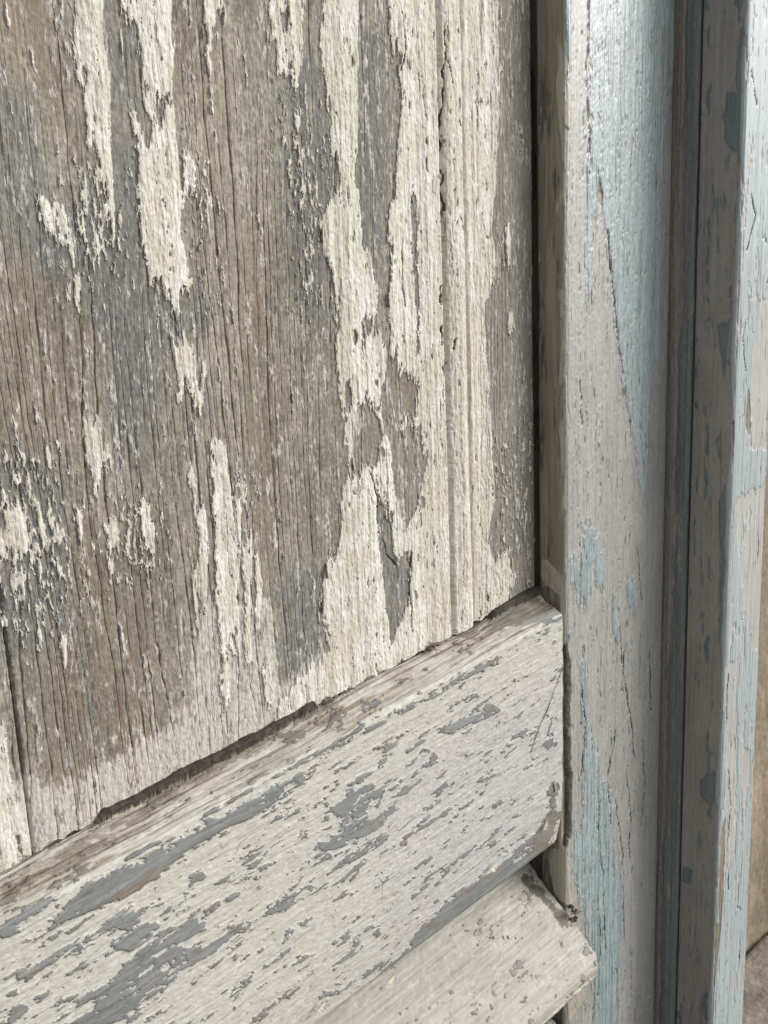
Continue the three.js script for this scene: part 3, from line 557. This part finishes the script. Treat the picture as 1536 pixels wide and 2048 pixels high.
// ---------------------------------------------------------------- the sloping slats under the rail
const slat = new Face(-260, 0, -14, 96, 1300, 560);
{
  const dirt = slat.fill(slatShapes.dirt, 3), pin = slat.stroke(slatShapes.pit, 1.4);
  slat.make((g, c, i, o) => {
    const e1 = F1(g / 20, c / 8), e2 = F2(g / 6, c / 4), e3 = F3(g / 2.2, c / 1.6), blot = F4(g / 30, c / 14), fib = F2(g / 50, c / 1.8);
    const q = 2.5 * e3 + 4 * blot + 3 * fib;
    o.r = 178 + q; o.g = 173 + q; o.b = 161 + q; o.h = 0.02 * e3 + 0.03 * e2 + 0.05 * fib; o.rough = 0.58; blend(o, 160, 151, 138, 0.3 * step(0.7, 1.8, fib * 0.8 + 0.5 * e1));
    blend(o, 164, 156, 144, 0.35 * step(0.3, 1.7, e2 * 0.7 + e3 * 0.5 + 0.25 * blot));
    const chip = step(1.6, 1.72, e1 * 0.7 + e2 * 0.55 + 0.2 * e3 + 1.15 * step(60, 68, c) * (1 - step(74, 84, c)) + 0.35 * step(-30, -4, g)); blend(o, 138, 133, 126, chip); o.h -= 0.35 * chip; const stain = step(0.2, 1.6, 0.8 * F4(g / 24 + 4, c / 9 + 2) + 0.3 * e3); blend(o, 160, 153, 140, 0.35 * stain); blend(o, 206, 201, 190, 0.45 * step(0.9, 1.6, 0.8 * F4(g / 12 + 9, c / 7) + 0.4 * e3));
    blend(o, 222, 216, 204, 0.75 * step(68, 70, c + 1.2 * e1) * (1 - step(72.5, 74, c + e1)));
    const d = step(0.3, 0.8, dirt[i] * 0.9 + 0.2 * e2 + 0.12 * e3); blend(o, 88 + 8 * e3, 79 + 8 * e3, 67 + 8 * e3, 0.85 * d);
    const p = Math.max(0, pin[i]); if (p > 0) { blend(o, 90, 80, 68, step(0, 0.5, p)); o.h -= 0.5 * step(0, 0.5, p); }
  }, -0.8, 0.6);
  const outline = [[-14, -162.4, -31.5], [0, -171.8, -21.1], [57.6, -210.5, 21.6], [62, -214, 24.6], [67, -219, 25.9], [72, -224.6, 25.2], [77, -229.2, 22], [84, -228, 15.5], [96, -220, 7]];
  const slatGeo = timber({ along: 'x', gs: spread(-250, -0.5, 0.8, [-900, -600, -400, -300]), outline, cs: spread(-14, 92, 0.8), back: [[-184, -34], [-178, -46], [-160, -44]], face: slat, shift: (g, c) => g > -9 ? -(3.4 * Math.pow(Math.min(1.3, Math.max(0, c - 52) / 20), 2) + 0.5 * F1(c / 8, 6.1) + 0.4) * (g + 9) / 9 : 0 });
  for (let k = 0; k < 2; k++) { const m = part('slat', slatGeo, slat.material, door); m.position.y = -0.089 * k; }
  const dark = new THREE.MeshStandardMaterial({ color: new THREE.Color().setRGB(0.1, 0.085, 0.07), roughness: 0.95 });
  const bb = new THREE.BoxGeometry(0.9, 1.55, 0.014); bb.translate(-0.4505, 0.325, -0.058); part('added_light_block', bb, dark, door);  // unseen dark sheet added behind the door to keep sky light out of the gaps
}

// ---------------------------------------------------------------- the moulded frame
const frame = thing('door_frame', 'moulded wooden door frame with peeling turquoise and lilac grey paint, right of the boarded door', 'door frame');
const post = new Face(-470, 345, -40, 122, 2048, 620);
{
  const teal = post.fill(postShapes.teal, 1.2), bare = post.fill(postShapes.bare, 1), cream = post.fill(returnShapes.cream, 1.2), splits = post.stroke(postShapes.crack, 1.0), fade = post.fill(postShapes.teal, 14);
  post.make((g, c, i, o) => {
    const e1 = F1(g / 22, c / 3.2), e2 = F2(g / 7, c / 1.8), e3 = F3(g / 3, c / 1.1), blot = F4(g / 30, c / 14), fib = F2(g / 60, c / 1.3), fine = F3(g / 10, c / 0.9);
    const cc = c + 0.9 * S3(g / 90, c / 20), groove = (1 - step(0.02, 0.16, Math.abs(S1(g / 70, cc / 2.4)))) * step(-0.1, 0.9, S2(g / 40, c / 14));
    const ret = 1 - step(-1.5, -0.5, c + 0.4 * e1);
    const gt = F3(g / 1.6, c / 1.3), q = 3 * fib + 3 * e3 + 3 * blot + 4 * gt;
    o.r = 166 + q; o.g = 164 + q; o.b = 156 + q; o.rough = 0.48; // lilac-grey coat
    blend(o, 150, 138, 124, 0.3 * groove * (1 - 0.5 * ret));
    blend(o, 138 + 7 * fib, 127 + 7 * fib, 109 + 7 * fib, ret * (0.8 + 0.15 * e1)); const peel = ret * step(0.55, 0.75, 0.3 + 0.24 * F1(g / 34 + 2, c / 5) + 0.1 * e2); blend(o, 106 + 8 * fib, 103 + 8 * fib, 95 + 8 * fib, peel); // buff coat on the return
    o.h = 0.04 * fib + 0.03 * fine - 0.16 * groove - 0.3 * peel + 0.02 * gt;
    const lipc = ret * step(-4.2, -2.6, c + 0.9 * e1 + 0.7 * S1(g / 15, 4.4)) * step(-0.3, 0.3, S2(g / 40, 9.2) + 0.3 * e1), cr = Math.max(lipc, step(0.45, 0.55, cream[i] + 0.12 * e1 + 0.1 * e2 + 0.05 * e3)); blend(o, 180 + 4 * e3, 171 + 4 * e3, 155 + 4 * e3, cr); o.h += 0.35 * cr;
    const st = F3(g / 16 + 4, c / 0.9), worn = step(0.5, 1.5, st * 0.75 + e2 * 0.35 + 0.4 * blot + 0.9 * step(88, 108, c) - 0.15);
    const jp = post.near(i, 2.2 * e2 + 1.6 * e3 + 2 * st, 0.5 * e2 + 0.45 * e3 + 0.3 * e1), m = step(0.46, 0.54, teal[jp] - bare[i] + 0.15 * e1 + 0.14 * e2 + 0.08 * e3 + 0.1 * st) * (1 - ret);
    const deep = step(0.3, 1.4, fib * 0.7 + e2 * 0.5 + 0.5 * (1 - step(-60, 180, g)));
    blend(o, mix(162, 134, deep) + 4 * e3 + 4 * gt, mix(178, 154, deep) + 4 * e3 + 4 * gt, mix(178, 154, deep) + 4 * e3 + 4 * gt, m * (1 - 0.62 * worn)); const nick = step(1.75, 1.9, F2(g / 12 + 3, c / 1.5) * 0.8 + 0.5 * e3) * (1 - ret); blend(o, 112, 104, 95, 0.8 * nick); o.h -= 0.3 * nick;
    o.h += m * (0.32 + 0.05 * fib) + 0.16 * 4 * m * (1 - m); o.rough = mix(mix(0.5, 0.85, ret), 0.36, m) + 0.05 * e3;
    const b = step(0.45, 0.6, bare[i] + 0.1 * e2); blend(o, 122, 104, 92, b * 0.85); o.h -= 0.3 * b;
    const nb = (1 - step(4.2, 5.6, c + 0.5 * e2 + 0.7 * e1)) * step(-3, -1.5, c) * step(-150, -148, g + 3 * e1) * (1 - step(-26, -22, g + 3 * e1)); // arris broken away beside the rail
    blend(o, 96 + 10 * e3, 86 + 10 * e3, 75 + 9 * e3, nb); o.h -= 4.6 * nb;
    const s = Math.max(0, splits[i]); if (s > 0) { blend(o, 66, 60, 56, step(0, 0.5, s)); o.h -= 1.1 * step(0, 0.6, s); }
  }, -1.5, 0.9);
  Object.assign(post.material, { clearcoat: 1, clearcoatRoughness: 0.4 }); // the satin of old gloss paint
}
const ysFrame = spread(-440, 338, 0.85, [480, 700, 1100]);
{
  const outline = [[-40, 9, -40], [-19.5, 9, -19.2], [-18.5, 8, -18.2], [-17.6, 1.9, -17.8], [-16.8, 1.5, -16.8], [-3, 1.5, -3], [0, 2.3, -0.8], [3, 4.5, 0], [106, 107.5, 0], [110, 111.4, -0.5], [113, 114, -1.9], [115.6, 115.8, -4.2], [117, 116.3, -6], [122, 116.3, -11]];
  part('post', timber({ along: 'y', gs: ysFrame, outline, cs: spread(-40, 122, 0.85), back: [[116.3, -60], [1.5, -60]], face: post }), post.material, frame, 'lilac grey post with a ragged turquoise coat');
}
const trim = new Face(-470, 345, -31, 54, 2048, 340);
{
  const tealR = trim.fill(casretShapes.teal, 1.4), bare = trim.fill(casingShapes.bare, 1.4), lilac = trim.fill(casingShapes.lilac, 3), splits = trim.stroke(casingShapes.crack, 1.1);
  trim.make((g, c, i, o) => {
    const e1 = F1(g / 24 + 7, c / 3.2), e2 = F2(g / 7 + 4, c / 1.9), e3 = F3(g / 3, c / 1.1 + 5), blot = F4(g / 26, c / 12 + 3), fib = F2(g / 60 + 8, c / 1.4), groove = (1 - step(0.02, 0.16, Math.abs(S1(g / 60 + 3, c / 2.3)))) * step(-0.2, 0.7, S2(g / 34 + 2, c / 10));
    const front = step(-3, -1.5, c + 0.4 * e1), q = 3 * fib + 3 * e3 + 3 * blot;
    o.r = mix(150, 178, front) + q; o.g = mix(144, 176, front) + q; o.b = mix(136, 170, front) + q; o.rough = 0.6; o.h = 0.05 * fib - 0.22 * groove;  // shade of the return face put into its colour, grey and teal alike
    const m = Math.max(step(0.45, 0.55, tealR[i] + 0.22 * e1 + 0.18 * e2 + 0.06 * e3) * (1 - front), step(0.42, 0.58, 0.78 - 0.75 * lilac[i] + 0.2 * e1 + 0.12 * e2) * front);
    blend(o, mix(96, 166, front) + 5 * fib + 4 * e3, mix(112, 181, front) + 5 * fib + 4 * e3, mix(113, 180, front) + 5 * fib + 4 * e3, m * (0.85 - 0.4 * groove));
    o.h += m * 0.28 + 0.12 * 4 * m * (1 - m); o.rough = mix(0.6, 0.48, m);
    const b = step(0.4, 0.6, bare[i] + 0.2 * e2 + 0.15 * e1) * step(0.02, 0.2, bare[i]) * front; blend(o, 132 + 10 * fib, 120 + 10 * fib, 102 + 10 * fib, b * 0.85); o.h -= 0.3 * b;
    const slit = (1 - step(0, 0.06, Math.abs(S2(g / 26 + 1, c / 4 + 6)))) * step(0.4, 1, S1(g / 14 + 5, c / 6)) * front; blend(o, 96, 96, 92, 0.8 * slit); o.h -= 0.4 * slit;
    const s = Math.max(0, splits[i]); if (s > 0) { blend(o, 60, 56, 52, step(0, 0.5, s)); o.h -= 1.1 * step(0, 0.6, s); }
  }, -1.5, 0.8);
  Object.assign(trim.material, { clearcoat: 0.5, clearcoatRoughness: 0.4 });
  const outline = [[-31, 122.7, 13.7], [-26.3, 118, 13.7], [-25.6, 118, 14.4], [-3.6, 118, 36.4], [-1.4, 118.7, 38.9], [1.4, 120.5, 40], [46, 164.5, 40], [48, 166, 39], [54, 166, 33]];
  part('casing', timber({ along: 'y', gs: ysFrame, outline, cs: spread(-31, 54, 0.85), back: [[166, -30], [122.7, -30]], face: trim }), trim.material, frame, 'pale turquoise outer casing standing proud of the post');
}
const strip = new Face(-470, 345, -2, 24, 2048, 100);
{
  strip.make((g, c, i, o) => {
    const e1 = F1(g / 26 + 2, c / 4 + 4), e2 = F2(g / 8 + 1, c / 2), e3 = F3(g / 3 + 2, c / 1.2), fib = F2(g / 60 + 5, c / 1.3 + 3);
    const q = 5 * fib + 3 * e3; o.r = 124 + q; o.g = 132 + q; o.b = 127 + q; o.rough = 0.55;
    const w = Math.max(step(-0.6, 0.6, mix(8.6, 12, step(-250, 200, g)) - c + 0.9 * e1 + 0.5 * e2), step(0.45, 0.6, 0.05 + 0.22 * e1 + 0.14 * e2)); blend(o, 158 + q, 150 + q, 140 + q, w); o.h = 0.05 * fib + 0.05 * e3 - 0.2 * w;
  }, -0.8, 0.5);
  const outline = [[-2, 117, -9], [17, 116.9, 10.4], [18.4, 117.3, 11.9], [20, 118.8, 12.4], [24, 122.4, 12.4]];
  part('fillet_strip', timber({ along: 'y', gs: spread(-440, 338, 1.1, [480, 700, 1100]), outline, cs: spread(-2, 24, 0.8), back: [[122.4, -30], [117, -30]], face: strip }), strip.material, frame, 'narrow dark turquoise strip in the corner between post and casing');
}

// ---------------------------------------------------------------- wall, paving and ground beside the frame
function rough(g, amp, len) { const p = g.attributes.position, v = new THREE.Vector3(); g.computeVertexNormals(); const n = g.attributes.normal; for (let i = 0; i < p.count; i++) { v.fromBufferAttribute(p, i); const h = amp * (F1(v.x / len + v.z / len, v.y / len - v.z / len * 0.7)); p.setXYZ(i, v.x + n.getX(i) * h, v.y + n.getY(i) * h, v.z + n.getZ(i) * h); } g.computeVertexNormals(); return g; }
function stoneFace(r, gg, b, seed) {
  const f = new Face(0, 400, 0, 400, 512, 512);
  f.make((g, c, i, o) => { const e1 = F1(g / 60 + seed, c / 60), e3 = F3(g / 5, c / 5 + seed), e2 = F2(g / 18, c / 18 + seed), q = 7 * e1 + 4 * e3 + 4 * e2; o.r = r + q; o.g = gg + q * 0.95; o.b = b + q * 0.85; o.h = 0.3 * e2 + 0.15 * e3; o.rough = 0.92; }, -1.5, 1.5);
  return f.material;
}
function struct(name, g, m) { const o = new THREE.Mesh(g, m); o.name = name; o.castShadow = o.receiveShadow = true; o.userData.kind = 'structure'; scene.add(o); return o; }
const wallMat = stoneFace(142, 128, 108, 3), paveMat = stoneFace(150, 138, 126, 8);
{
  const g = new THREE.BoxGeometry(1.8, 1.56, 0.2, 180, 156, 1); g.translate(0.166 + 0.9, 1.1 - 0.78 - 0.0, -0.1);
  for (let i = 0, u = g.attributes.uv; i < u.count; i++) u.setXY(i, u.getX(i) * 4.5, u.getY(i) * 3.9);
  struct('wall', rough(g, 0.0016, 0.09), wallMat);
  // stone paving along the foot of the wall: slabs with a split joint
  const slab = (x0, x1, z0, z1, y, skew) => { const s = new THREE.Shape([new THREE.Vector2(x0, -z0), new THREE.Vector2(x1, -z0), new THREE.Vector2(x1 + skew, -z1), new THREE.Vector2(x0 + skew, -z1)]); const e = new THREE.ExtrudeGeometry(s, { depth: 0.08, bevelEnabled: true, bevelThickness: 0.004, bevelSize: 0.004, bevelSegments: 2 }); e.rotateX(-Math.PI / 2); e.translate(0, y - 0.084, 0); const u = e.attributes.uv; for (let i = 0; i < u.count; i++) u.setXY(i, u.getX(i) * 2.5, u.getY(i) * 2.5); return e; };
  const paving = new THREE.Group(); paving.name = 'paving'; paving.userData.kind = 'structure'; scene.add(paving);
  part('slab', slab(0.175, 0.28, 0.004, 0.5, -0.362, -0.02), paveMat, paving); part('slab', slab(0.29, 1.6, 0.004, 0.5, -0.364, -0.02), paveMat, paving);
  const gg = new THREE.PlaneGeometry(60, 60, 1, 1); gg.rotateX(-Math.PI / 2); gg.translate(0, -0.45, 29.9);
  for (let i = 0, u = gg.attributes.uv; i < u.count; i++) u.setXY(i, u.getX(i) * 100, u.getY(i) * 100);
  struct('ground', gg, stoneFace(104, 98, 90, 5));
}
// ---------------------------------------------------------------- flakes of paint lifting off the boards and the rail
{
  const r = rng(77), cream = new THREE.MeshStandardMaterial({ color: new THREE.Color(0xcfc8b6), roughness: 0.7 });
  const flake = (x, y, z, w, h, turn, curl) => { // a brittle chip, fast along one edge and curling away from the face at the other
    const nx = 6, ny = 7, top = [], bot = [], idx = [], edge = Array.from({ length: ny + 1 }, () => 0.75 + 0.35 * r());
    for (let j = 0; j <= ny; j++) for (let i = 0; i <= nx; i++) {
      const u = i / nx, v = j / ny - 0.5, wid = w * edge[j] * (1 - 1.1 * v * v), a = curl * u * u, px = wid * u * Math.cos(a * 0.6), pz = wid * u * Math.sin(a) * 0.8 + 0.25, py = v * h * (1 - 0.25 * u) + 0.25 * (r() - 0.5);
      top.push(px, py, pz + 0.18); bot.push(px, py, pz - 0.18);
    }
    const n = top.length / 3, q = (a, b, c, d) => idx.push(a, b, c, a, c, d), at = (i, j) => j * (nx + 1) + i;
    for (let j = 0; j < ny; j++) for (let i = 0; i < nx; i++) { q(at(i, j), at(i + 1, j), at(i + 1, j + 1), at(i, j + 1)); q(n + at(i, j), n + at(i, j + 1), n + at(i + 1, j + 1), n + at(i + 1, j)); }
    for (let j = 0; j < ny; j++) q(at(nx, j), n + at(nx, j), n + at(nx, j + 1), at(nx, j + 1));
    for (let i = 0; i < nx; i++) { q(at(i, 0), n + at(i, 0), n + at(i + 1, 0), at(i + 1, 0)); q(at(i, ny), at(i + 1, ny), n + at(i + 1, ny), n + at(i, ny)); }
    const g = new THREE.BufferGeometry(); g.setAttribute('position', new THREE.BufferAttribute(new Float32Array([...top, ...bot]), 3)); g.setIndex(idx);
    g.rotateZ(turn); g.translate(x, y, z); g.scale(0.001, 0.001, 0.001);
    const f = g.toNonIndexed(); f.computeVertexNormals(); part('paint_flake', f, cream, door);
  };
  for (const [x, y, turn, w, h, curl] of [[-25.2, 33.2, 0.1, 3, 9, 0.9], [-172.0, 74.8, 3.2, 2.6, 8, 0.8], [-176.3, 58.7, 3, 2.4, 7, 0.9], [-103.0, 89.7, 0.2, 3, 8, 0.8], [-131.8, 122.2, 0.3, 2.6, 7, 0.8], [-150.6, 121.8, 3.3, 2, 7, 0.8], [-37.5, 195.1, 0.1, 2.6, 7, 0.7], [-244.7, 219.9, 5, 2.6, 6, 0.7], [-120.1, 193.4, 3.2, 2, 8, 0.7], [-163.4, 228.4, 3.1, 2.2, 7, 0.8], [-226.8, 126.7, 0.1, 2, 7, 0.8], [-110.3, 42.7, 0.2, 2, 7, 0.9]]) flake(x, y, -17.6, w, h, turn, curl);
  for (const [x, y, turn, w, h, curl] of [[-10.7, -104.3, 0.2, 3, 7, 0.8], [-21.2, -123.8, 5.6, 3, 6, 0.8], [-71.7, -125.1, 4.9, 3, 7, 0.8], [-161.2, -146.3, 5, 3, 6, 0.9], [-213.0, -132.0, 5.1, 3, 6, 0.9]]) flake(x, y, 0.3, w, h, turn, curl);
}

// ---------------------------------------------------------------- crumbs of grit and cobweb caught in the joints
function crumbs(name, label, at, spreadMm, count, seed, threads) {
  const r = rng(seed), o = thing(name, label, 'debris'); o.position.set(...at.map((v) => v / 1000));
  const grit = [];
  for (let k = 0; k < count; k++) {
    const g = new THREE.IcosahedronGeometry((0.5 + 1.3 * r() * r()) / 1000, 2), p = g.attributes.position, ox = r() * 20;
    for (let i = 0; i < p.count; i++) { const n = 1 + 0.22 * S1(p.getX(i) * 900 + ox, p.getY(i) * 900 + p.getZ(i) * 700); p.setXYZ(i, p.getX(i) * n, p.getY(i) * n * 0.8, p.getZ(i) * n); }
    g.rotateY(r() * 6); g.translate((r() - 0.5) * spreadMm[0] / 1000, (r() - 0.5) * spreadMm[1] / 1000, (r() - 0.5) * spreadMm[2] / 1000); g.computeVertexNormals(); grit.push(g);
  }
  part('grit', mergeGeometries(grit), new THREE.MeshStandardMaterial({ color: 0x5a4e42, roughness: 0.95 }), o);
  const web = [];
  for (let k = 0; k < threads; k++) {
    const pts = []; let v = new THREE.Vector3((r() - 0.5) * spreadMm[0] * 0.6, 0, (r() - 0.5) * spreadMm[2] * 0.5), d = new THREE.Vector3(r() - 0.5, r() * 0.8, r() * 0.8).normalize();
    for (let i = 0; i < 7; i++) { pts.push(v.clone().divideScalar(1000)); d.add(new THREE.Vector3(r() - 0.5, r() - 0.55, r() - 0.45).multiplyScalar(1.1)).normalize(); v = v.clone().addScaledVector(d, 1.1); }
    web.push(new THREE.TubeGeometry(new THREE.CatmullRomCurve3(pts), 18, 0.00022, 5));
  }
  part('thread', mergeGeometries(web), new THREE.MeshStandardMaterial({ color: 0xa39a8c, roughness: 0.9 }), o);
}
crumbs('debris_clump', 'dark grit with curled pale fibres in the joint on top of the rail', [-99, 10.8, -15.8], [9, 1.6, 2.5], 16, 5, 7);
crumbs('debris_clump_001', 'clump of grit and cobweb where the lower slat meets the post', [1.5, -193, 5], [5, 7, 5], 18, 9, 9);
renderer.render(scene, camera);
